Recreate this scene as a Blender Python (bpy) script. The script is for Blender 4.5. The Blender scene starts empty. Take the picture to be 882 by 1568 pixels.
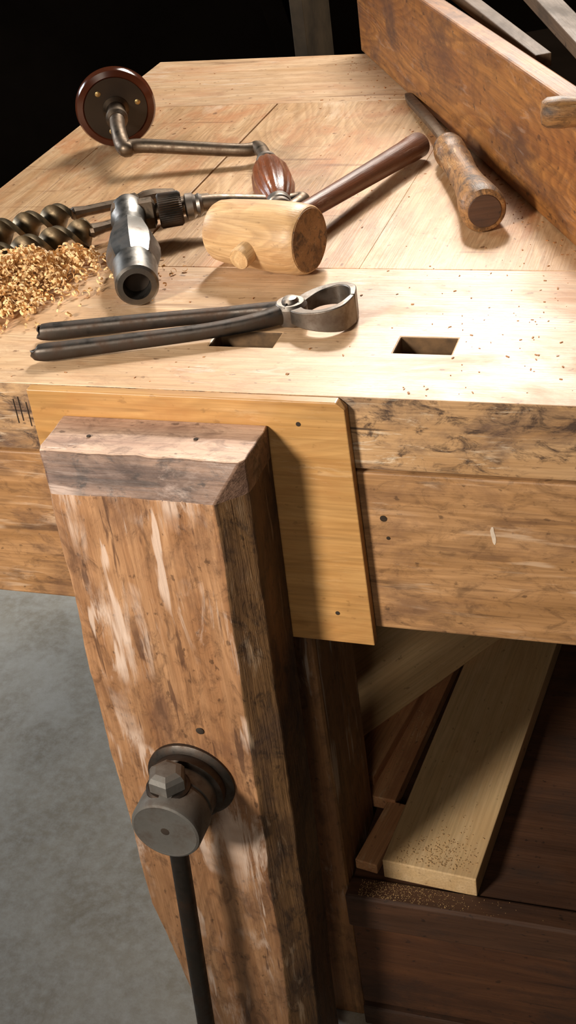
import bpy, bmesh, math, random
from mathutils import Vector, Matrix, noise
random.seed(7)
H = 0.85
FZ = -0.13
COL = bpy.context.scene.collection

# ------------------------------------------------------------------ helpers
def link(ob, parent=None):
    COL.objects.link(ob)
    if parent: ob.parent = parent
    return ob
def empty(name):
    e = bpy.data.objects.new(name, None); e.empty_display_size = .05
    return link(e)
def finish(bm, name, mat, parent=None, smooth=False, bevel=0, seg=2, angle=35):
    bmesh.ops.recalc_face_normals(bm, faces=bm.faces)
    me = bpy.data.meshes.new(name); bm.to_mesh(me); bm.free()
    if mat: me.materials.append(mat)
    if smooth:
        for p in me.polygons: p.use_smooth = True
        me.set_sharp_from_angle(angle=math.radians(angle))
    ob = bpy.data.objects.new(name, me)
    link(ob, parent)
    if bevel:
        m = ob.modifiers.new("bev", 'BEVEL'); m.width = bevel; m.segments = seg; m.limit_method = 'ANGLE'; m.angle_limit = math.radians(30)
    return ob
def box(bm, x0, x1, y0, y1, z0, z1):
    r = bmesh.ops.create_cube(bm, size=1)
    for v in r['verts']:
        v.co = Vector(((x0+x1)/2+v.co.x*(x1-x0), (y0+y1)/2+v.co.y*(y1-y0), (z0+z1)/2+v.co.z*(z1-z0)))
    return r['verts']
def prism(bm, poly, z0, z1):
    b = [bm.verts.new((x, y, z0)) for x, y in poly]; t = [bm.verts.new((x, y, z1)) for x, y in poly]
    bm.faces.new(b[::-1]); bm.faces.new(t)
    for i in range(len(poly)):
        j = (i+1) % len(poly); bm.faces.new((b[i], b[j], t[j], t[i]))
def plank(name, p0, p1, w, th, mat, parent=None, up=Vector((0, 0, 1)), bevel=.0015):
    """board from p0 to p1 (centre line), width w, thickness th; local X is the grain"""
    p0 = Vector(p0); p1 = Vector(p1); d = p1-p0; L = d.length; d.normalize()
    s = up.cross(d).normalized(); u = d.cross(s)
    bm = bmesh.new(); box(bm, 0, L, -w/2, w/2, -th/2, th/2)
    ob = finish(bm, name, mat, parent, bevel=bevel)
    M = Matrix((d, s, u)).transposed().to_4x4(); M.translation = p0
    ob.matrix_world = M
    return ob
def lathe(name, p0, d, prof, mat, parent=None, n=40, k=0, amp=0, angle=35, wob=0):
    bm = bmesh.new(); rings = []
    for r, t in prof:
        ring = []
        for i in range(n):
            a = 2*math.pi*i/n
            rr = r*(1+(amp*abs(math.cos(k*a/2)) - amp*.5 if k else 0))
            if wob: rr += wob*noise.noise(Vector((math.cos(a)*1.3, math.sin(a)*1.3, t*25)))
            ring.append(bm.verts.new((rr*math.cos(a), rr*math.sin(a), t)))
        rings.append(ring)
    for a, b in zip(rings, rings[1:]):
        for i in range(n):
            bm.faces.new((a[i], a[(i+1) % n], b[(i+1) % n], b[i]))
    bm.faces.new(rings[0][::-1]); bm.faces.new(rings[-1])
    ob = finish(bm, name, mat, parent, smooth=True, angle=angle)
    ob.rotation_mode = 'QUATERNION'
    ob.rotation_quaternion = Vector(d).normalized().to_track_quat('Z', 'Y')
    ob.location = Vector(p0)
    return ob
def catmull(P, rad, m=8):
    P = [Vector(p) for p in P]; out = []; rr = []
    for i in range(len(P)-1):
        a = P[max(i-1, 0)]; b = P[i]; c = P[i+1]; d = P[min(i+2, len(P)-1)]
        for j in range(m):
            t = j/m
            out.append(.5*((2*b)+(c-a)*t+(2*a-5*b+4*c-d)*t*t+(3*b-a-3*c+d)*t**3))
            rr.append(rad[i]*(1-t)+rad[i+1]*t)
    out.append(P[-1]); rr.append(rad[-1])
    return out, rr
def sweep(name, P, rad, mat, parent=None, n=18, flat=1.0, m=8, smooth=True, square=0):
    pts, rr = catmull(P, rad, m)
    bm = bmesh.new(); rings = []
    for i, p in enumerate(pts):
        t = (pts[min(i+1, len(pts)-1)]-pts[max(i-1, 0)]).normalized()
        up = Vector((0, 0, 1)) if abs(t.z) < .9 else Vector((1, 0, 0))
        s = t.cross(up).normalized(); u = s.cross(t).normalized()
        ring = []
        for j in range(n):
            a = 2*math.pi*j/n
            c, q = math.cos(a), math.sin(a)
            if square:
                f = 1/max(abs(c), abs(q))*square+(1-square)
                c *= f*.85; q *= f*.85
            ring.append(bm.verts.new(p+s*c*rr[i]+u*q*rr[i]*flat))
        rings.append(ring)
    for a, b in zip(rings, rings[1:]):
        for i in range(n): bm.faces.new((a[i], a[(i+1) % n], b[(i+1) % n], b[i]))
    bm.faces.new(rings[0][::-1]); bm.faces.new(rings[-1])
    return finish(bm, name, mat, parent, smooth=smooth, angle=50)

# ------------------------------------------------------------------ materials
def nodes(name):
    m = bpy.data.materials.new(name); m.use_nodes = True
    nt = m.node_tree; b = nt.nodes["Principled BSDF"]
    return m, nt, b
def N(nt, t, **k):
    n = nt.nodes.new(t)
    for a, v in k.items():
        if a in n.inputs: n.inputs[a].default_value = v
        else: setattr(n, a, v)
    return n
def ramp(nt, src, stops):
    r = nt.nodes.new("ShaderNodeValToRGB"); e = r.color_ramp.elements
    e[0].position = stops[0][0]; e[1].position = stops[-1][0]
    def c(v): return (v, v, v, 1) if not hasattr(v, '__len__') else (*v, 1)
    e[0].color = c(stops[0][1]); e[1].color = c(stops[-1][1])
    for p, v in stops[1:-1]:
        x = e.new(p); x.color = c(v)
    nt.links.new(src, r.inputs[0]); return r.outputs[0]
def mix(nt, fac, a, b, mode='MIX'):
    m = nt.nodes.new("ShaderNodeMix"); m.data_type = 'RGBA'; m.blend_type = mode
    for i, v in ((0, fac), (6, a), (7, b)):
        if hasattr(v, 'is_output'): nt.links.new(v, m.inputs[i])
        elif i == 0: m.inputs[0].default_value = v
        else: m.inputs[i].default_value = (*v, 1)
    return m.outputs[2]
def noi(nt, vec, scale, detail=6, rough=.6, dist=0):
    n = N(nt, "ShaderNodeTexNoise"); n.inputs['Scale'].default_value = scale; n.inputs['Detail'].default_value = detail
    n.inputs['Roughness'].default_value = rough; n.inputs['Distortion'].default_value = dist
    nt.links.new(vec, n.inputs['Vector']); return n.outputs['Fac']
def mapp(nt, src, scale, loc=(0, 0, 0), rot=(0, 0, 0)):
    m = N(nt, "ShaderNodeMapping"); m.inputs['Scale'].default_value = scale; m.inputs['Location'].default_value = loc; m.inputs['Rotation'].default_value = rot
    nt.links.new(src, m.inputs['Vector']); return m.outputs[0]
def wood(name, light, dark, stain, axis=0, stain_amt=.5, scratch=.0, scratch_col=(.8, .7, .6), speck=.6, rough=.55, bump=.25, sc=1., off=(0, 0, 0), st_lo=.50, grit=0, ss=(14, 75), ring=0, cuts=0, s_lo=.55, vcuts=0):
    m, nt, b = nodes(name)
    tc = N(nt, "ShaderNodeTexCoord").outputs['Object']
    def ax(g, o):
        s = [o*sc]*3; s[axis] = g*sc; return s
    v1 = mapp(nt, tc, ax(1.6, 14), off)
    f1 = noi(nt, v1, 2.2, 5, .55, 1.2)
    c = mix(nt, ramp(nt, f1, [(.34, 0), (.66, 1)]), light, dark)
    if ring:   # cathedral growth rings: contour lines of a stretched noise field
        fr = noi(nt, mapp(nt, tc, ax(1.1, 5.5), off), 1.5, 2, .4, .5)
        mm = N(nt, "ShaderNodeMath", operation='MULTIPLY'); mm.inputs[1].default_value = 26; nt.links.new(fr, mm.inputs[0])
        fq = N(nt, "ShaderNodeMath", operation='FRACT'); nt.links.new(mm.outputs[0], fq.inputs[0])
        c = mix(nt, ramp(nt, fq.outputs[0], [(0, 0), (.75, ring), (1, 0)]), c, tuple(x*.62 for x in dark))
    f2 = noi(nt, mapp(nt, tc, ax(5, 190), off), 2.0, 4, .6, .3)
    c = mix(nt, ramp(nt, f2, [(.42, 0), (.72, .42)]), c, tuple(x*.45 for x in dark))
    f3 = noi(nt, mapp(nt, tc, ax(5, 9), off), 1.6, 8, .68, .4)
    c = mix(nt, ramp(nt, f3, [(st_lo, 0), (st_lo+.16, stain_amt)]), c, stain)
    if grit:
        f7 = noi(nt, mapp(nt, tc, ax(22, 40), off), 1.4, 8, .75, .8)
        c = mix(nt, ramp(nt, f7, [(.50, 0), (.62, grit)]), c, tuple(x*.45 for x in stain))
    if speck:
        f4 = noi(nt, mapp(nt, tc, ax(60, 95), off), 1.3, 3, .5)
        c = mix(nt, ramp(nt, f4, [(.66, 0), (.72, speck)]), c, tuple(x*.3 for x in stain))
    if scratch:
        f5 = noi(nt, mapp(nt, tc, ax(*ss), (3, 1, 2), (.1, .12, .15)), 1.2, 6, .72, .8)
        f6 = noi(nt, mapp(nt, tc, (6, 6, 6), (5, 5, 5)), 1.0, 4, .6)
        g = N(nt, "ShaderNodeMath", operation='MULTIPLY')
        nt.links.new(ramp(nt, f5, [(s_lo, 0), (s_lo+.10, scratch)]), g.inputs[0])
        nt.links.new(ramp(nt, f6, [(.45, 0), (.60, 1)]), g.inputs[1])
        c = mix(nt, g.outputs[0], c, scratch_col)
    if cuts:   # thin tool cuts running in two directions
        for k, (rz, sc2) in enumerate((((.25, .3, .6), (3.2, 60, 60)), ((-.3, -.25, -.75), (4, 75, 75)))):
            f8 = noi(nt, mapp(nt, tc, sc2, (k*3, 1, 4), rz), 1.0, 2, .5, .1)
            f9 = noi(nt, mapp(nt, tc, (9, 9, 9), (k*5, 2, 8)), 1.0, 3, .5)
            g = N(nt, "ShaderNodeMath", operation='MULTIPLY')
            nt.links.new(ramp(nt, f8, [(.66, 0), (.70, cuts)]), g.inputs[0]); nt.links.new(ramp(nt, f9, [(.48, 0), (.56, 1)]), g.inputs[1])
            c = mix(nt, g.outputs[0], c, tuple(x*.4 for x in stain))
    if vcuts:  # drying checks and drips running along the grain
        for k, (rot, sc2, colr) in enumerate((((.05, .06, 0), ax(3.5, 62), tuple(x*.6 for x in stain)), ((-.08, .10, 0), ax(5, 48), scratch_col), ((.12, -.05, 0), ax(8, 90), tuple(x*.7 for x in stain)))):
            f8 = noi(nt, mapp(nt, tc, sc2, (k*3, 1, 4), rot), 1.0, 3, .55, .25)
            f9 = noi(nt, mapp(nt, tc, (8, 8, 8), (k*5, 2, 8)), 1.0, 3, .5)
            g = N(nt, "ShaderNodeMath", operation='MULTIPLY')
            nt.links.new(ramp(nt, f8, [(.62, 0), (.66, vcuts)]), g.inputs[0]); nt.links.new(ramp(nt, f9, [(.44, 0), (.52, 1)]), g.inputs[1])
            c = mix(nt, g.outputs[0], c, colr)
    nt.links.new(c, b.inputs['Base Color'])
    rr = ramp(nt, f3, [(.3, rough-.1), (.7, rough+.15)]); nt.links.new(rr, b.inputs['Roughness'])
    bp = N(nt, "ShaderNodeBump"); bp.inputs['Strength'].default_value = bump; bp.inputs['Distance'].default_value = .0015
    ad = N(nt, "ShaderNodeMath", operation='ADD'); nt.links.new(f2, ad.inputs[0]); nt.links.new(f3, ad.inputs[1])
    nt.links.new(ad.outputs[0], bp.inputs['Height']); nt.links.new(bp.outputs[0], b.inputs['Normal'])
    return m
def metal(name, col, rough=.35, rust=(.10, .05, .03), amt=.5, sc=40, met=1.0):
    m, nt, b = nodes(name)
    tc = N(nt, "ShaderNodeTexCoord").outputs['Object']
    f = noi(nt, tc, sc, 6, .65)
    c = mix(nt, ramp(nt, f, [(.45, 0), (.68, amt)]), col, rust)
    nt.links.new(c, b.inputs['Base Color']); b.inputs['Metallic'].default_value = met
    nt.links.new(ramp(nt, f, [(.3, rough-.08), (.7, rough+.25)]), b.inputs['Roughness'])
    bp = N(nt, "ShaderNodeBump"); bp.inputs['Strength'].default_value = .3; bp.inputs['Distance'].default_value = .001
    nt.links.new(f, bp.inputs['Height']); nt.links.new(bp.outputs[0], b.inputs['Normal'])
    return m
def plain(name, col, rough=.6, var=.3, sc=30, spec=.5):
    m, nt, b = nodes(name)
    tc = N(nt, "ShaderNodeTexCoord").outputs['Object']
    f = noi(nt, tc, sc, 5, .6)
    nt.links.new(mix(nt, ramp(nt, f, [(.35, 0), (.7, 1)]), col, tuple(x*(1-var) for x in col)), b.inputs['Base Color'])
    b.inputs['Roughness'].default_value = rough; b.inputs['Specular IOR Level'].default_value = spec
    return m

M_topx = wood("bench_top_grain_x", (.68, .47, .29), (.56, .345, .185), (.42, .19, .08), 0, .55, speck=.75, rough=.42, scratch=.4, ring=.3, cuts=.5, grit=.22)
M_topy = wood("bench_top_grain_y", (.66, .44, .25), (.52, .295, .14), (.42, .16, .05), 1, .7, .45, (.82, .66, .48), speck=.75, rough=.42, off=(2, 1, 0), ring=.45, ss=(4, 14), cuts=.5, grit=.22, st_lo=.48)
M_apron = wood("apron_wood", (.50, .28, .13), (.35, .175, .065), (.13, .06, .03), 0, .65, .5, (.68, .50, .35), rough=.5, grit=.45, ss=(6, 60), ring=.45, cuts=.5, vcuts=.4)
M_edge = wood("bench_edge_wood", (.56, .35, .18), (.38, .205, .085), (.10, .055, .038), 0, .9, .75, (.76, .62, .46), rough=.55, off=(5, 0, 2), grit=.9, st_lo=.46, cuts=.9)
M_panel = wood("panel_wood", (.56, .32, .12), (.46, .235, .075), (.38, .16, .045), 0, .45, .3, (.68, .48, .28), speck=.3, rough=.36, bump=.1, ring=.3, cuts=.35)
M_jaw = wood("vise_jaw_wood", (.50, .275, .14), (.33, .155, .068), (.13, .06, .034), 2, .7, .85, (.68, .52, .42), rough=.44, bump=.6, grit=.5, ss=(4, 24), ring=.35, s_lo=.50, st_lo=.49, vcuts=.75)
M_jawtop_lit = wood("vise_jaw_top_lit_wood", (.68, .48, .35), (.50, .31, .22), (.15, .08, .06), 0, .5, .8, (.80, .68, .60), rough=.5, bump=.5, grit=.45, cuts=.5)  # weathered jaw wood, lightened in colour for the light on the top face
M_jawedge_shaded = wood("vise_jaw_edge_shaded_wood", (.22, .115, .045), (.12, .060, .024), (.05, .025, .015), 2, .8, .35, (.5, .36, .24), rough=.6, bump=.7, grit=.75, vcuts=.5)  # jaw wood darkened for the right chamfer, its shade painted into the colour
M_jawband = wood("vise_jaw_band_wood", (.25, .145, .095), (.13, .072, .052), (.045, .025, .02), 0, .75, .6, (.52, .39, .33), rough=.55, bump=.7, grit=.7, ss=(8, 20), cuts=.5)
M_jawside_shaded = wood("vise_jaw_side_shaded_wood", (.17, .080, .03), (.09, .043, .017), (.035, .018, .012), 2, .8, .15, (.5, .36, .26), rough=.65, bump=.8, grit=.7, vcuts=.4)  # darker copy of the jaw wood: unlit right side painted as colour
M_rail = wood("rail_wood", (.42, .18, .042), (.26, .092, .02), (.085, .032, .012), 0, .8, .12, rough=.5, sc=.9, ring=.6, grit=.35, cuts=.4)
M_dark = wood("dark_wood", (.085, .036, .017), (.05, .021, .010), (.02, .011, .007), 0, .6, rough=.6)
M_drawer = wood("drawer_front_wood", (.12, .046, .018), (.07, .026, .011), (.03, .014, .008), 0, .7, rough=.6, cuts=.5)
M_leg = wood("leg_wood", (.33, .165, .065), (.20, .09, .035), (.06, .03, .016), 2, .6, .3, rough=.55, grit=.4, vcuts=.4)
M_stick = wood("stick_wood", (.16, .095, .05), (.10, .055, .028), (.04, .024, .013), 0, .6, .0, rough=.6)
M_pale = wood("pale_board_wood", (.70, .49, .27), (.62, .41, .20), (.54, .30, .13), 0, .3, .2, (.8, .63, .42), speck=.5, rough=.5, ring=.2)
M_red = wood("red_board_wood", (.66, .35, .17), (.50, .23, .10), (.30, .12, .06), 0, .5, .7, (.8, .6, .38), rough=.6)
M_mallet = wood("mallet_wood", (.74, .50, .27), (.56, .33, .145), (.38, .17, .06), 2, .45, speck=.3, rough=.42, sc=1.6, ring=.5)
M_endg_shaded = wood("mallet_end_shaded_wood", (.38, .205, .08), (.23, .115, .042), (.07, .035, .017), 2, .8, .2, rough=.6, sc=1.5, grit=.8)  # end grain, colour also darkened because this end faces away from the light
M_handle = wood("dark_handle_wood", (.17, .062, .03), (.10, .036, .018), (.05, .022, .014), 2, .5, .2, rough=.35, sc=2)
M_chisel = wood("chisel_handle_wood", (.42, .215, .078), (.22, .10, .033), (.05, .026, .014), 2, .9, .5, (.65, .43, .22), rough=.5, sc=2, grit=.7, st_lo=.45)
M_grip = wood("grip_wood", (.24, .075, .03), (.14, .045, .02), (.05, .02, .012), 2, .5, rough=.28, sc=2)
M_steel = metal("worn_steel", (.22, .195, .17), .42, (.11, .065, .04), .6, 50)
M_bright = metal("chuck_steel", (.20, .19, .175), .34, (.08, .055, .04), .75, 35)
M_black = metal("black_steel", (.085, .073, .064), .45, (.08, .045, .028), .7, 50)
M_rusty = metal("aged_steel", (.17, .13, .095), .40, (.09, .05, .03), .7, 60)
M_bronze = metal("auger_steel", (.19, .145, .09), .38, (.08, .05, .03), .7, 50)
M_hub = metal("vise_hub_iron", (.19, .18, .165), .45, (.09, .06, .042), .7, 45, .6)
M_bakel = plain("brown_bakelite", (.10, .027, .012), .16, .4, 12)
M_blk = plain("dark_plate", (.03, .019, .013), .3)
M_brass = metal("brass_screw", (.55, .40, .18), .35, (.2, .12, .05), .4)
M_curl = plain("shaving_wood", (.95, .64, .32), .6, .3, 60)
M_chip = plain("wood_chip", (.45, .20, .07), .7, .5, 90)
M_dust = plain("sawdust", (.52, .32, .14), .8, .5, 200)
M_paint = plain("pale_scuff", (.66, .53, .41), .6, .35, 90)
M_hole = plain("dark_hole", (.03, .018, .01), .9)
M_holew_shaded = plain("hole_wall_shaded_wood", (.14, .075, .03), .8, .6, 60)  # bench wood darkened in colour to paint the shade inside the dog holes
M_wall = plain("dark_wall", (.006, .004, .0028), .95, .5, 3, 0)
M_floor, nt, b = nodes("concrete_floor")
tc = N(nt, "ShaderNodeTexCoord").outputs['Object']
a1 = noi(nt, tc, 2.2, 8, .65, .3); a2 = noi(nt, tc, 60, 6, .7); a3 = noi(nt, tc, 9, 6, .7, .5)
c = mix(nt, ramp(nt, a1, [(.35, 0), (.65, 1)]), (.40, .38, .335), (.30, .26, .195))
c = mix(nt, ramp(nt, a3, [(.42, 0), (.68, .75)]), c, (.21, .175, .125))
c = mix(nt, ramp(nt, a2, [(.4, 0), (.75, .7)]), c, (.46, .445, .41))
nt.links.new(c, b.inputs['Base Color']); b.inputs['Roughness'].default_value = .7
bp = N(nt, "ShaderNodeBump"); bp.inputs['Strength'].default_value = .4; bp.inputs['Distance'].default_value = .003
nt.links.new(a2, bp.inputs['Height']); nt.links.new(bp.outputs[0], b.inputs['Normal'])

# ------------------------------------------------------------------ room shell
bm = bmesh.new(); box(bm, -4, 2.2, -2.8, 1.95, FZ-.05, FZ); finish(bm, "floor", M_floor)
bm = bmesh.new(); box(bm, -4, 2.2, 1.95, 2.05, FZ, 2.8); finish(bm, "wall_back", M_wall)
bm = bmesh.new(); box(bm, 2.2, 2.3, -2.8, 2.05, FZ, 2.8); finish(bm, "wall_right", M_wall)

# ------------------------------------------------------------------ workbench
bench = empty("workbench")
RA = Vector((-.275, 1.131, 0)); RD = Vector((.443, -.785, 0)).normalized(); RN = Vector((.871, .491, 0)).normalized()
def cut(bm):
    bmesh.ops.bisect_plane(bm, geom=bm.verts[:]+bm.edges[:]+bm.faces[:], plane_co=RA+RN*.028, plane_no=RN, clear_outer=True)
    ed = [e for e in bm.edges if e.is_boundary]
    if ed: bmesh.ops.holes_fill(bm, edges=ed)
def top_board(name, x0, x1, y0, y1, mat, bev=.0008):
    bm = bmesh.new(); box(bm, x0, x1, y0, y1, H-.078, H); cut(bm)
    return finish(bm, name, mat, bench, bevel=bev)
fb = top_board("front_board", -.648, .60, 0, .2859, M_topx, .0028)
for i, (x0, x1, y0, y1) in enumerate([(-.168, -.100, .092, .126), (.026, .083, .090, .124)]):
    bm = bmesh.new(); box(bm, x0, x1, y0, y1, H-.2, H+.1)
    c = finish(bm, "cutter", None)
    md = fb.modifiers.new("h", 'BOOLEAN'); md.object = c; md.solver = 'EXACT'; md.operation = 'DIFFERENCE'
    bpy.context.view_layer.objects.active = fb
    bpy.ops.object.modifier_move_to_index(modifier="h", index=0)
    bpy.ops.object.modifier_apply(modifier="h")
    bpy.data.objects.remove(c)
while len(fb.data.materials) < 3: fb.data.materials.append(M_edge)
fb.data.materials[0] = M_topx; fb.data.materials[1] = M_edge; fb.data.materials[2] = M_holew_shaded
for p in fb.data.polygons:
    p.material_index = 0
    if p.normal.y < -.9 and abs(p.center.y) < .01: p.material_index = 1
    elif abs(p.normal.z) < .5 and .08 < p.center.y < .13 and -.17 < p.center.x < .09: p.material_index = 2
top_board("middle_board_1", -.648, -.5706, .2866, .889, M_topy)
top_board("middle_board_2", -.570, -.3518, .2866, .889, M_topy)
top_board("middle_board_3", -.3488, -.0610, .2866, .889, M_topy, .0005)
top_board("middle_board_4", -.0608, .60, .2866, .889, M_topy, .0005)
top_board("rear_board", -.648, .1, .8897, 1.142, M_topx)
bm = bmesh.new(); box(bm, -.645, .60, 0.001, .03, .578, .767); finish(bm, "apron_front", M_apron, bench, bevel=.002)
bm = bmesh.new(); box(bm, -.645, -.615, .031, 1.12, .60, .768); finish(bm, "apron_side", M_apron, bench, bevel=.002)
def leg(name, x0, x1, y0, y1, m=M_leg):
    bm = bmesh.new(); box(bm, x0, x1, y0, y1, FZ, H-.079); finish(bm, name, m, bench, bevel=.006)
leg("leg_front_mid", -.165, -.077, .031, .165)
leg("leg_rear_left", -.613, -.54, 1.0, 1.09)
leg("leg_front_right", .50, .58, .031, .12)
leg("leg_rear_mid", -.165, -.09, 1.0, 1.09)
bm = bmesh.new()
poly = [(-.328, .566), (.008, .563), (.004, .842), (-.004, .8492), (-.326, .8496)]
f = [bm.verts.new((x, -.012, z)) for x, z in poly]; g = [bm.verts.new((x, -.0005, z)) for x, z in poly]
bm.faces.new(f); bm.faces.new(g[::-1])
for i in range(len(poly)):
    j = (i+1) % len(poly); bm.faces.new((f[j], f[i], g[i], g[j]))
finish(bm, "vise_panel", M_panel, bench, bevel=.0012)
for i, (x, z) in enumerate([(-.043, .825), (-.028, .602)]):
    lathe("nail_%d" % i, (x, -.0121, z), (0, -1, 0), [(.0024, 0), (.0024, .0003), (.001, .0004)], M_hole, bench, 12)
for i, (x, z, r) in enumerate([(.027, .715, .0036), (.030, .692, .002), (.165, .835, .003)]):
    lathe("knot_%d" % i, (x, .0008, z), (0, -1, 0), [(r, 0), (r, .0003), (r*.5, .0004)], M_rusty, bench, 12)
for i, (x, z) in enumerate([(-.352, .815), (-.346, .818), (-.338, .812)]):
    bm = bmesh.new(); box(bm, x, x+.0009, -.0006, .002, z-.012, z+.016); finish(bm, "saw_kerf_%d" % i, M_hole, bench)
def scuff(name, x, z, w_, h_, tilt, y=.0006):
    bm = bmesh.new(); n = 14; pts = []
    for i in range(n):
        a = 2*math.pi*i/n; rr = 1+.5*noise.noise(Vector((math.cos(a)*2+x*50, math.sin(a)*2, z*30)))
        px, pz = w_*math.cos(a)*rr, h_*math.sin(a)*rr
        pts.append((x+px+pz*tilt, z+pz))
    f = [bm.verts.new((px, y, pz)) for px, pz in pts]; g = [bm.verts.new((px, y+.0008, pz)) for px, pz in pts]
    bm.faces.new(f); bm.faces.new(g[::-1])
    for i in range(n): bm.faces.new((f[i], f[(i+1) % n], g[(i+1) % n], g[i]))
    finish(bm, name, M_paint, bench)
scuff("scuff_1", .134, .705, .0022, .010, -.1)
# lower cabinet
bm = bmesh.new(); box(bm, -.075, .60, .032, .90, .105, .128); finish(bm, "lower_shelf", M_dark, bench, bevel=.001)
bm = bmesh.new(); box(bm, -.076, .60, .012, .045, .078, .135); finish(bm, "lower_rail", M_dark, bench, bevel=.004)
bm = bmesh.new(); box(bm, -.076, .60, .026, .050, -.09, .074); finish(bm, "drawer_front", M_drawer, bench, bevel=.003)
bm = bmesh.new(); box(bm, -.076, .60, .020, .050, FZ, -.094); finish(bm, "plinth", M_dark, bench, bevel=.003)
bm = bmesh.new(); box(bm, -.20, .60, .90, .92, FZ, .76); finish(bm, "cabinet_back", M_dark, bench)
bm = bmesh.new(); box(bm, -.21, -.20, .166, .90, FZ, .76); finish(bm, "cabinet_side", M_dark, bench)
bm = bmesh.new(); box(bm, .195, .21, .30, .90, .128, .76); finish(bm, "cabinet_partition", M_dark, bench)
# diagonal back rail
rail = empty("tool_rail")
mid0 = RA+RN*.014-RD*.03; mid1 = mid0+RD*1.35
plank("rail_board", (mid0.x, mid0.y, H+.078), (mid1.x, mid1.y, H+.078), .028, .155, M_rail, rail, bevel=.003)
bm = bmesh.new()
P = [RA+RN*.03, RA+RN*.03+RD*1.2, RA+RN*.42+RD*1.2, RA+RN*.42]
prism(bm, [(p.x, p.y) for p in P], H-.03, H-.01); finish(bm, "tray_floor", M_wall, rail)
plank("wooden_stick", (-.16, 1.07, 1.0), (.10, .585, .985), .020, .016, M_stick)
plank("wooden_lath", (.02, .86, 1.03), (.17, .54, .995), .03, .02, M_stick)
th = empty("rasp")
lathe("handle", (.146, .262, H+.176), (.97, .22, -.05), [(.004, 0), (.011, .001), (.0145, .006), (.0155, .02), (.013, .05), (.012, .09), (.014, .12), (.010, .13)], M_chisel, th)
lathe("blade", (.27, .290, H+.170), (.97, .22, -.05), [(.007, 0), (.008, .02), (.008, .2), (.002, .22)], M_rusty, th, 8)

# ------------------------------------------------------------------ leg vise
vise = empty("leg_vise")
def sec(z, xl, xr, fl, fr, yf, ys, yb=-.0125):
    return [(xl, yb, z), (xr, yb, z), (xr, ys, z), (fr, yf, z), (fl, yf, z), (xl, ys+.006, z)]
secs = [sec(FZ+.03, -.235, -.100, -.225, -.140, -.099, -.078),
        sec(.02, -.262, -.098, -.250, -.128, -.099, -.078),
        sec(.10, -.274, -.094, -.260, -.123, -.1, -.078),
        sec(.20, -.290, -.090, -.277, -.120, -.1, -.078),
        sec(.50, -.292, -.082, -.279, -.111, -.1, -.077),
        sec(.788, -.291, -.075, -.270, -.101, -.1, -.076),
        sec(.8225, -.290, -.074, -.285, -.079, -.080, -.074)]
bm = bmesh.new(); R = []
def lerp(a, b, t): return [tuple(p*(1-t)+q*t for p, q in zip(u, v)) for u, v in zip(a, b)]
full = []
for a, b2 in zip(secs, secs[1:]):
    k = max(1, round((b2[0][2]-a[0][2])/.009))
    for i in range(k): full.append(lerp(a, b2, i/k))
full.append(secs[-1])
KK = [16, 5, 4, 16, 2, 5]
for s in full:
    ring = []
    for i in range(6):
        p = Vector(s[i]); q = Vector(s[(i+1) % 6])
        for j in range(KK[i]): ring.append(bm.verts.new(p.lerp(q, j/KK[i])))
    R.append(ring)
n = len(R[0]); e1 = KK[0]; e2 = e1+KK[1]; e3 = e2+KK[2]
for ri, (a, b2) in enumerate(zip(R, R[1:])):
    for i in range(n):
        fc = bm.faces.new((a[i], a[(i+1) % n], b2[(i+1) % n], b2[i]))
        zc = a[0].co.z
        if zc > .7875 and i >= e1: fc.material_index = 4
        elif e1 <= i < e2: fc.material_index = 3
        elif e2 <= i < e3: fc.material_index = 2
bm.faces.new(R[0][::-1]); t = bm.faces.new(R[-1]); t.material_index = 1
for v in bm.verts:
    p = v.co*15; q = v.co*90
    if v.co.y < -.02:
        v.co += Vector((noise.noise(p), noise.noise(p+Vector((9, 3, 5))), 0))*.0020+Vector((noise.noise(q), noise.noise(q+Vector((4, 4, 4))), noise.noise(q+Vector((7, 1, 4)))))*.0009
        if v.co.z > .78: v.co.z += noise.noise(v.co*40)*.0024
jaw = finish(bm, "jaw", M_jaw, vise, smooth=True, angle=20, bevel=.0016)
for mm in (M_jawtop_lit, M_jawedge_shaded, M_jawside_shaded, M_jawband): jaw.data.materials.append(mm)
SX, SZ = -.187, .425
lathe("flange", (SX, -.099, SZ), (0, -1, 0), [(.050, 0), (.050, .004), (.046, .007), (.042, .008), (.042, .018), (.039, .020)], M_black, vise, 48)
lathe("hub", (SX, -.118, SZ), (0, -1, 0), [(.036, 0), (.036, .018), (.0345, .020), (.0345, .023), (.0385, .026), (.0388, .030), (.0388, .057), (.0375, .060), (.035, .0612), (.033, .0606), (.012, .0606), (.006, .0607)], M_hub, vise, 48)
lathe("hub_centre", (SX, -.1787, SZ), (0, -1, 0), [(.005, 0), (.004, .0003), (.002, .0004)], M_hole, vise, 12)
top = Vector((SX-.002, -.148, SZ+.036)); bot = Vector((SX-.030, -.158, -.08)); d = bot-top
lathe("tommy_bar", top, d, [(.0105, -.01), (.0105, .1), (.0105, d.length-.03), (.0105, d.length-.02), (.014, d.length-.018), (.014, d.length)], M_black, vise, 20)
lathe("bar_washer", top, -d, [(.021, -.008), (.0235, -.005), (.0235, .000), (.021, .002)], M_black, vise, 32)
lathe("bar_knob", top, -d, [(.018, -.002), (.021, .003), (.021, .015), (.018, .020), (.012, .023), (.005, .0245)], M_hub, vise, 6, angle=14)
lathe("knot_hole", (-.165, -.1008, .498), (0, -1, 0), [(.0045, 0), (.0035, .0006), (.001, .0007)], M_hole, vise, 12)
for i, (x, y) in enumerate([(-.245, -.05), (-.135, -.045)]):
    lathe("peg_hole_%d" % i, (x, y, .8225), (0, 0, 1), [(.0022, 0), (.0022, .0008), (.001, .0009)], M_hole, vise, 12)

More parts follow.
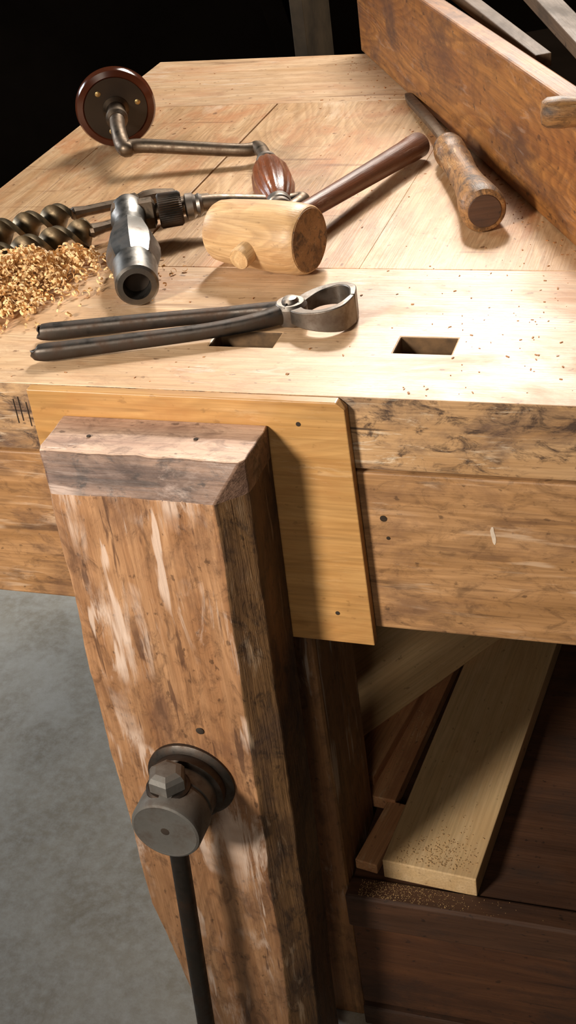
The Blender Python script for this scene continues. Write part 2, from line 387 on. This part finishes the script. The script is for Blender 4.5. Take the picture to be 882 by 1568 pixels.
# ------------------------------------------------------------------ boards under the bench
plank("pale_board", (.024, .050, .1455), (.072, .75, .1455), .120, .031, M_pale)
st = empty("board_stack")
plank("board_1", (-.090, .17, .139), (-.035, .80, .139), .085, .020, M_red, st)
plank("board_2", (-.060, .06, .137), (-.043, .168, .137), .03, .016, M_red, st)
nn = Vector((.85*.77, -.53*.77, .64))
dd = Vector((.155, .25, 0)).normalized(); ss = Vector((-.85*.64, .53*.64, .77)).normalized()
a0 = Vector((-.125, .25, .165))+ss*.09
plank("board_3", a0, a0+dd*.36, .18, .03, M_pale, st, up=nn)
a0 = Vector((-.105, .19, .159))
plank("board_4", a0, a0+Vector((.075, .52, 0)), .05, .018, M_red, st)

# ------------------------------------------------------------------ brace
brace = empty("hand_brace")
padc = Vector((-.536, .718, H+.055)); nose = Vector((-.278, .175, H+.026))
ax = (nose-padc).normalized()
lathe("pad", padc-ax*.028, ax, [(.004, -.004), (.022, -.002), (.040, .006), (.052, .016), (.0575, .026), (.0575, .033), (.055, .038), (.047, .040), (.045, .038)], M_bakel, brace, 64)
lathe("pad_plate", padc+ax*.010, ax, [(.045, 0), (.045, .0015), (.020, .002), (.018, .002)], M_blk, brace, 48)
side = ax.cross(Vector((0, 0, 1))).normalized(); upv = side.cross(ax)
for i in range(3):
    a = math.radians(50+120*i); p = padc+ax*.0115+(side*math.cos(a)+upv*math.sin(a))*.033
    lathe("pad_screw_%d" % i, p, ax, [(.004, 0), (.004, .001), (.002, .002)], M_brass, brace, 14)
lathe("pad_socket", padc+ax*.010, ax, [(.019, 0), (.019, .004), (.014, .010), (.013, .036), (.0155, .038), (.0155, .046), (.0115, .050)], M_rusty, brace, 32)
w = Vector((.903, .43, 0))
s0 = padc+ax*.056
c1 = padc+ax*.138+Vector((0, 0, -.014))
A2 = Vector((-.291, .636, H+.020))
g0 = Vector((-.260, .570, H+.024)); g1 = Vector((-.184, .395, H+.024))
sweep("upper_arm", [s0, padc+ax*.10+Vector((0, 0, -.004)), c1+w*.006, c1+w*.03, A2-w*.03, A2-w*.006+Vector((.004, -.003, 0)), g0+Vector((-.004, .008, 0)), g0+(g1-g0).normalized()*.01],
      [.011, .0105, .0115, .0098, .0088, .0098, .009, .008], M_rusty, brace)
gd = (g1-g0).normalized(); gl = (g1-g0).length
lathe("grip_ferrule_1", g0, gd, [(.010, 0), (.014, .003), (.015, .014), (.013, .016)], M_steel, brace)
lathe("grip", g0, gd, [(.013, .014), (.018, .03), (.0235, .06), (.0250, gl*.55), (.0215, gl-.055), (.015, gl-.03), (.012, gl-.026)], M_grip, brace, 60, 12, .12)
lathe("grip_ferrule_2", g0, gd, [(.014, gl-.030), (.016, gl-.026), (.015, gl-.016), (.012, gl-.014), (.015, gl-.010), (.015, gl-.002), (.010, gl)], M_steel, brace)
rat = padc+ax*((Vector((-.362, .350, 0))-Vector((padc.x, padc.y, 0))).length)
e1 = rat+w*.21; e1.z = H+.022
sweep("lower_arm", [g1-gd*.005, g1+gd*.010, e1+Vector((.002, -.004, 0)), e1-w*.03, rat+w*.10, rat+w*.03], [.008, .0085, .009, .009, .010, .010], M_rusty, brace)
rd = (w).normalized()
lathe("ratchet_collar", rat+rd*.068, rd, [(.010, 0), (.0155, .002), (.0155, .010), (.012, .014), (.014, .018), (.011, .022)], M_steel, brace)
lathe("ratchet_knurl", rat+rd*.036, rd, [(.018, 0), (.0205, .002), (.0205, .026), (.018, .029)], M_black, brace, 96, 48, .05)
lathe("ratchet_box", rat-rd*.020, rd, [(.012, 0), (.019, .003), (.019, .050), (.013, .053)], M_rusty, brace, 6, angle=20)
L = (nose-rat).length
lathe("chuck_neck", rat-ax*.035, ax, [(.010, 0), (.016, .003), (.017, .012), (.021, .018), (.022, .050), (.018, .058), (.0185, .066), (.019, .080)], M_bright, brace, 24, angle=30)
lathe("chuck_sleeve", rat-ax*.035, ax, [(.019, .076), (.022, .082), (.030, .125), (.0315, .140), (.0310, .160), (.0260, .182)], M_bright, brace, 8, angle=20)
lathe("chuck_nose", rat-ax*.035, ax, [(.0245, .175), (.0255, .182), (.0245, .195), (.0240, L+.032), (.0215, L+.035), (.0155, L+.0355), (.015, L+.022), (.014, L+.008)], M_bright, brace, 40, angle=30)
lathe("chuck_bore", rat+ax*(L-.022), ax, [(.0145, 0), (.0145, .004), (.002, .0045)], M_hole, brace, 24)

# ------------------------------------------------------------------ mallet
mal = empty("wooden_mallet")
m0 = Vector((-.229, .303, H+.038)); m1 = Vector((-.108, .270, H+.040)); md = (m1-m0).normalized(); ml = (m1-m0).length
lathe("head", m0, md, [(.020, 0), (.031, .0015), (.0335, .006), (.0355, ml*.15), (.0372, ml*.3), (.0390, ml*.5), (.0396, ml*.7), (.0392, ml*.88), (.0378, ml-.004), (.0360, ml-.001)], M_mallet, mal, 48, wob=.0012)
lathe("striking_face", m0+md*(ml-.0012), md, [(.0352, 0), (.0345, .0012), (.015, .0016)], M_endg_shaded, mal, 48)
hc = (m0+m1)/2+md*.003; he = Vector((-.069, .640, H+.019)); hd = (he-hc).normalized(); hl = (he-hc).length
lathe("handle", hc, hd, [(.011, .02), (.0115, .05), (.012, .12), (.0135, .22), (.0155, .32), (.0165, hl-.03), (.0165, hl-.008), (.012, hl-.001), (.006, hl)], M_handle, mal, 28)
lathe("tenon", hc, Vector((-hd.x, -hd.y, -.12)), [(.0125, .02), (.0125, .052), (.0115, .055), (.004, .0555)], M_mallet, mal, 24)

# ------------------------------------------------------------------ chisel
ch = empty("chisel")
q0 = Vector((-.030, .620, H+.021)); q1 = Vector((.062, .385, H+.027)); qd = (q1-q0).normalized(); ql = (q1-q0).length
hp = [(.011, -.012), (.015, -.008), (.0185, .004), (.0165, .008), (.0165, .011), (.0205, .018), (.0205, .040), (.0185, .044), (.0195, .06), (.0185, .08), (.018, .11), (.0185, .15), (.020, .17), (.022, .19), (.0245, .21), (.0265, ql-.02), (.0270, ql-.010), (.0245, ql-.003), (.020, ql)]
lathe("handle", q0, qd, hp, M_chisel, ch, 36, wob=.0016)
lathe("handle_end", q0+qd*ql, qd, [(.0198, -.001), (.0185, .0012), (.008, .0016)], M_dark, ch, 24)
sweep("blade", [(-.147, .892, H+.006), (-.13, .850, H+.008), (-.082, .745, H+.015), (-.046, .660, H+.020), (-.032, .622, H+.021)], [.006, .0090, .0090, .0075, .011], M_rusty, ch, flat=.6, square=.7)

# ------------------------------------------------------------------ pincers
pin = empty("farrier_pincers")
sweep("handle_rear", [(-.356, .090, H+.012), (-.346, .093, H+.011), (-.25, .121, H+.011), (-.17, .140, H+.012), (-.12, .147, H+.014), (-.092, .140, H+.017)], [.007, .0105, .0095, .0085, .010, .013], M_black, pin, square=.5)
sweep("handle_front", [(-.339, .044, H+.012), (-.328, .047, H+.011), (-.25, .074, H+.011), (-.17, .102, H+.012), (-.12, .125, H+.014), (-.088, .150, H+.017)], [.007, .0105, .0095, .0090, .010, .013], M_black, pin, square=.5)
lathe("pivot_boss", (-.094, .146, H+.004), (0, 0, 1), [(.016, 0), (.017, .004), (.017, .018), (.014, .022)], M_steel, pin, 32)
lathe("pivot_rivet", (-.094, .146, H+.025), (0, 0, 1), [(.009, 0), (.009, .002), (.007, .005), (.002, .006)], M_steel, pin, 24)
def band(name, P, th, z0, z1, mat):
    pts, th = catmull(P, th, 8)
    Z0 = catmull([(a, b2, 0) for a, b2 in zip(z0, z1)], [0]*len(z0), 8)[0]
    bm = bmesh.new(); rs = []
    for i, p in enumerate(pts):
        t = (pts[min(i+1, len(pts)-1)]-pts[max(i-1, 0)]); t.z = 0; t.normalize(); s = Vector((-t.y, t.x, 0))
        a, b2 = Z0[i].x, Z0[i].y
        rs.append([bm.verts.new((p+s*sx*th[i]/2)+Vector((0, 0, zz))) for sx, zz in ((-1, a), (1, a), (1, b2), (-1, b2))])
    for a, b2 in zip(rs, rs[1:]):
        for i in range(4): bm.faces.new((a[i], a[(i+1) % 4], b2[(i+1) % 4], b2[i]))
    bm.faces.new(rs[0][::-1]); bm.faces.new(rs[-1])
    return finish(bm, name, mat, pin, smooth=True, angle=40, bevel=.001)
zz0 = [H+.008, H+.008, H+.006, H+.003, H+.002]; zz1 = [H+.022, H+.025, H+.028, H+.031, H+.032]
band("jaw_front", [(-.092, .143, 0), (-.076, .126, 0), (-.054, .121, 0), (-.036, .130, 0), (-.029, .1515, 0)], [.016, .011, .008, .008, .005], zz0, zz1, M_steel)
band("jaw_rear", [(-.092, .149, 0), (-.076, .175, 0), (-.054, .186, 0), (-.036, .175, 0), (-.029, .1525, 0)], [.016, .011, .008, .008, .005], zz0, zz1, M_steel)

# ------------------------------------------------------------------ auger bits
def auger(name, a, s, b2, r):
    e = empty(name); a = Vector(a); s = Vector(s); b2 = Vector(b2)
    d = (s-a).normalized(); L = (s-a).length
    bm = bmesh.new(); rs = []; n = int(L/.0014)
    prof = [(-1, -.10), (-.97, -.34), (-.5, -.16), (0, -.20), (.5, -.16), (.97, -.34), (1, -.10), (.97, .34), (.5, .16), (0, .20), (-.5, .16), (-.97, .34)]
    for i in range(n+1):
        t = i/n*L; an = t/.072*2*math.pi; f = min(1, (L-t)/.012+.35); c, q = math.cos(an), math.sin(an)
        rs.append([bm.verts.new(((x*c-y*q)*r*f, (x*q+y*c)*r*f, t)) for x, y in prof])
    k = len(prof)
    for u, v in zip(rs, rs[1:]):
        for i in range(k): bm.faces.new((u[i], u[(i+1) % k], v[(i+1) % k], v[i]))
    bm.faces.new(rs[0][::-1]); bm.faces.new(rs[-1])
    o = finish(bm, "twist", M_bronze, e, smooth=True, angle=50)
    o.rotation_mode = 'QUATERNION'; o.rotation_quaternion = d.to_track_quat('Z', 'Y'); o.location = a
    D = b2-s; l = D.length
    lathe("shank", s-d*.006, D, [(r*.35, 0), (r*.5, .004), (.0066, .02), (.0066, l*.55), (.0095, l*.58), (.0095, l*.62), (.0070, l*.64), (.0095, l*.70), (.0095, l*.80), (.0045, l-.002), (.002, l)], M_rusty, e, 10, angle=25)
auger("auger_bit", (-.600, .283, H+.018), (-.462, .405, H+.018), (-.357, .497, H+.012), .0175)
auger("auger_bit.001", (-.560, .205, H+.018), (-.412, .350, H+.018), (-.298, .470, H+.016), .0175)

# ------------------------------------------------------------------ shavings & debris
bm = bmesh.new()
def curl(c, r, wd, turns):
    M = Matrix.Rotation(random.uniform(0, 6.28), 3, 'Z') @ Matrix.Rotation(random.uniform(-1.3, 1.3), 3, 'X') @ Matrix.Rotation(random.uniform(-1, 1), 3, 'Y')
    n = 10; prev = None
    for i in range(n+1):
        a = turns*2*math.pi*i/n; rr = r*(1-.35*i/n)
        p = Vector((rr*math.cos(a), rr*math.sin(a), wd*.9*i/n*turns))
        u = bm.verts.new(c+M@(p)); v = bm.verts.new(c+M@(p+Vector((0, 0, wd))))
        if prev: bm.faces.new((prev[0], u, v, prev[1]))
        prev = (u, v)
def mound(x, y):
    g = lambda cx, cy, s, h: h*math.exp(-((x-cx)**2+(y-cy)**2)/(2*s*s))
    return g(-.475, .185, .036, .046)+g(-.435, .235, .024, .034)+g(-.405, .280, .016, .022)
cnt = 0
while cnt < 2300:
    x = random.uniform(-.60, -.35); y = random.uniform(.08, .35); h = mound(x, y)
    if random.random() > h/.030+.003: continue
    z = H+.003+h*random.uniform(.3, 1.0)
    curl(Vector((x, y, z)), random.uniform(.0024, .0060), random.uniform(.0015, .0034), random.uniform(.45, 1.3)); cnt += 1
for i in range(60):
    x = random.gauss(-.335, .035); y = random.gauss(.25, .03)
    curl(Vector((x, y, H+.003)), random.uniform(.002, .0045), .002, random.uniform(.4, .9))
for v in bm.verts: v.co.z = max(v.co.z, H+.0004)
finish(bm, "wood_shavings", M_curl, smooth=True)
def chipraw(bm, x, y, z, s):
    r = bmesh.ops.create_cube(bm, size=1); a = random.uniform(0, 3.14); sx = s*random.uniform(.6, 2.2); sy = s*random.uniform(.4, 1); sz = s*.4
    for v in r['verts']:
        p = Matrix.Rotation(a, 3, 'Z')@Vector((v.co.x*sx, v.co.y*sy, v.co.z*sz)); v.co = p+Vector((x, y, z+sz*.5))
bm = bmesh.new()
def chip(x, y, z, s):
    if (Vector((x, y, 0))-RA).dot(RN) > -.003 or y < .004: return
    for hx0, hx1 in ((-.172, -.096), (.022, .087)):
        if hx0 < x < hx1 and .086 < y < .130: return
    chipraw(bm, x, y, z, s)
for i in range(160):
    chip(random.uniform(-.6, .30), random.uniform(.01, 1.1), H, random.uniform(.0008, .0022))
for i in range(240):
    s = random.random(); p = RA+RD*s*1.0-RN*abs(random.gauss(.006, .025))
    chip(p.x, p.y, H, random.uniform(.0006, .0022))
for i in range(110):
    chip(random.gauss(.12, .06), abs(random.gauss(.13, .09))+.005, H, random.uniform(.0006, .0022))
finish(bm, "wood_debris", M_chip)
bm = bmesh.new()
for i in range(380):
    x = random.gauss(.03, .03); y = .055+abs(random.gauss(0, .030))
    if abs(x-(.024+(y-.05)*.0686)) < .056: chipraw(bm, x, y, .1612, random.uniform(.0005, .0015))
for i in range(380):
    y = random.uniform(.185, .6); x = -.078+(y-.19)*.11+random.gauss(0, .012)
    if x-(-.090+(y-.17)*.0873) < .04 and x-(-.105+(y-.19)*.144) > .027: chipraw(bm, x, y, .1492, random.uniform(.0006, .0018))
for i in range(700):
    x = -.06+abs(random.gauss(0, .07)); chipraw(bm, x, random.uniform(.016, .042), .1352, random.uniform(.0004, .0009))
finish(bm, "sawdust_sprinkle", M_dust)

# ------------------------------------------------------------------ background
plank("wall_plank", (-.60, 1.90, FZ), (-.60, 1.90, 2.2), .27, .03, plain("bg_plank_wood", (.13, .085, .045), .8, .8, 8), up=Vector((1, 0, 0)))
plank("dark_post", (-.84, 1.82, 1.50), (-.44, 1.82, FZ), .05, .05, M_wall, up=Vector((0, 1, 0)))

# ------------------------------------------------------------------ lights
def aim(o, loc, tgt):
    o.location = loc; o.rotation_euler = (Vector(tgt)-Vector(loc)).to_track_quat('-Z', 'Y').to_euler()
def area(name, loc, tgt, size, power, col, sy=None):
    l = bpy.data.lights.new(name, 'AREA'); l.energy = power; l.color = col; l.size = size
    if sy: l.shape = 'RECTANGLE'; l.size_y = sy
    o = bpy.data.objects.new(name, l); link(o); aim(o, loc, tgt)
def spot(name, loc, tgt, ang, blend, rad, power, col):
    l = bpy.data.lights.new(name, 'SPOT'); l.energy = power; l.color = col; l.spot_size = math.radians(ang); l.spot_blend = blend; l.shadow_soft_size = rad
    o = bpy.data.objects.new(name, l); link(o); aim(o, loc, tgt)
area("window_light_back", (-.15, 1.70, 2.05), (-.10, .25, H), .7, 36, (1, .93, .83), .5)
spot("sun_pool_light", (-.35, 1.75, 2.35), (.0, .10, H), 32, 1.0, .10, 150, (1, .95, .88))
spot("front_window_light", (-1.3, -2.2, 2.1), (-.18, .1, .72), 32, 1.0, .30, 560, (1, .91, .79))
area("front_fill_light", (.15, -2.1, 1.6), (0, .2, .3), .6, 8, (1, .86, .7))
area("floor_window_light", (-2.7, 1.0, 1.7), (-1.15, .9, 0), .7, 40, (.88, .94, 1))
w_ = bpy.data.worlds.new("World"); bpy.context.scene.world = w_; w_.use_nodes = True
w_.node_tree.nodes["Background"].inputs[0].default_value = (1, .92, .85, 1); w_.node_tree.nodes["Background"].inputs[1].default_value = .02
bpy.context.scene.view_settings.view_transform = 'Standard'

# ------------------------------------------------------------------ camera
cam = bpy.data.cameras.new("camera"); co = bpy.data.objects.new("camera", cam); link(co)
right = Vector((.9467, .2982, -.1217)); fwd = Vector((-.3150, .7783, -.5431)).normalized(); right = (right-fwd*right.dot(fwd)).normalized(); up = right.cross(fwd)
M = Matrix((right, up, -fwd)).transposed().to_4x4(); M.translation = Vector((.3528, -1.0473, 1.4461)); co.matrix_world = M
cam.sensor_fit = 'VERTICAL'; cam.sensor_height = 36; cam.lens = 36*2065/1568
cam.clip_start = .05
bpy.context.scene.camera = co
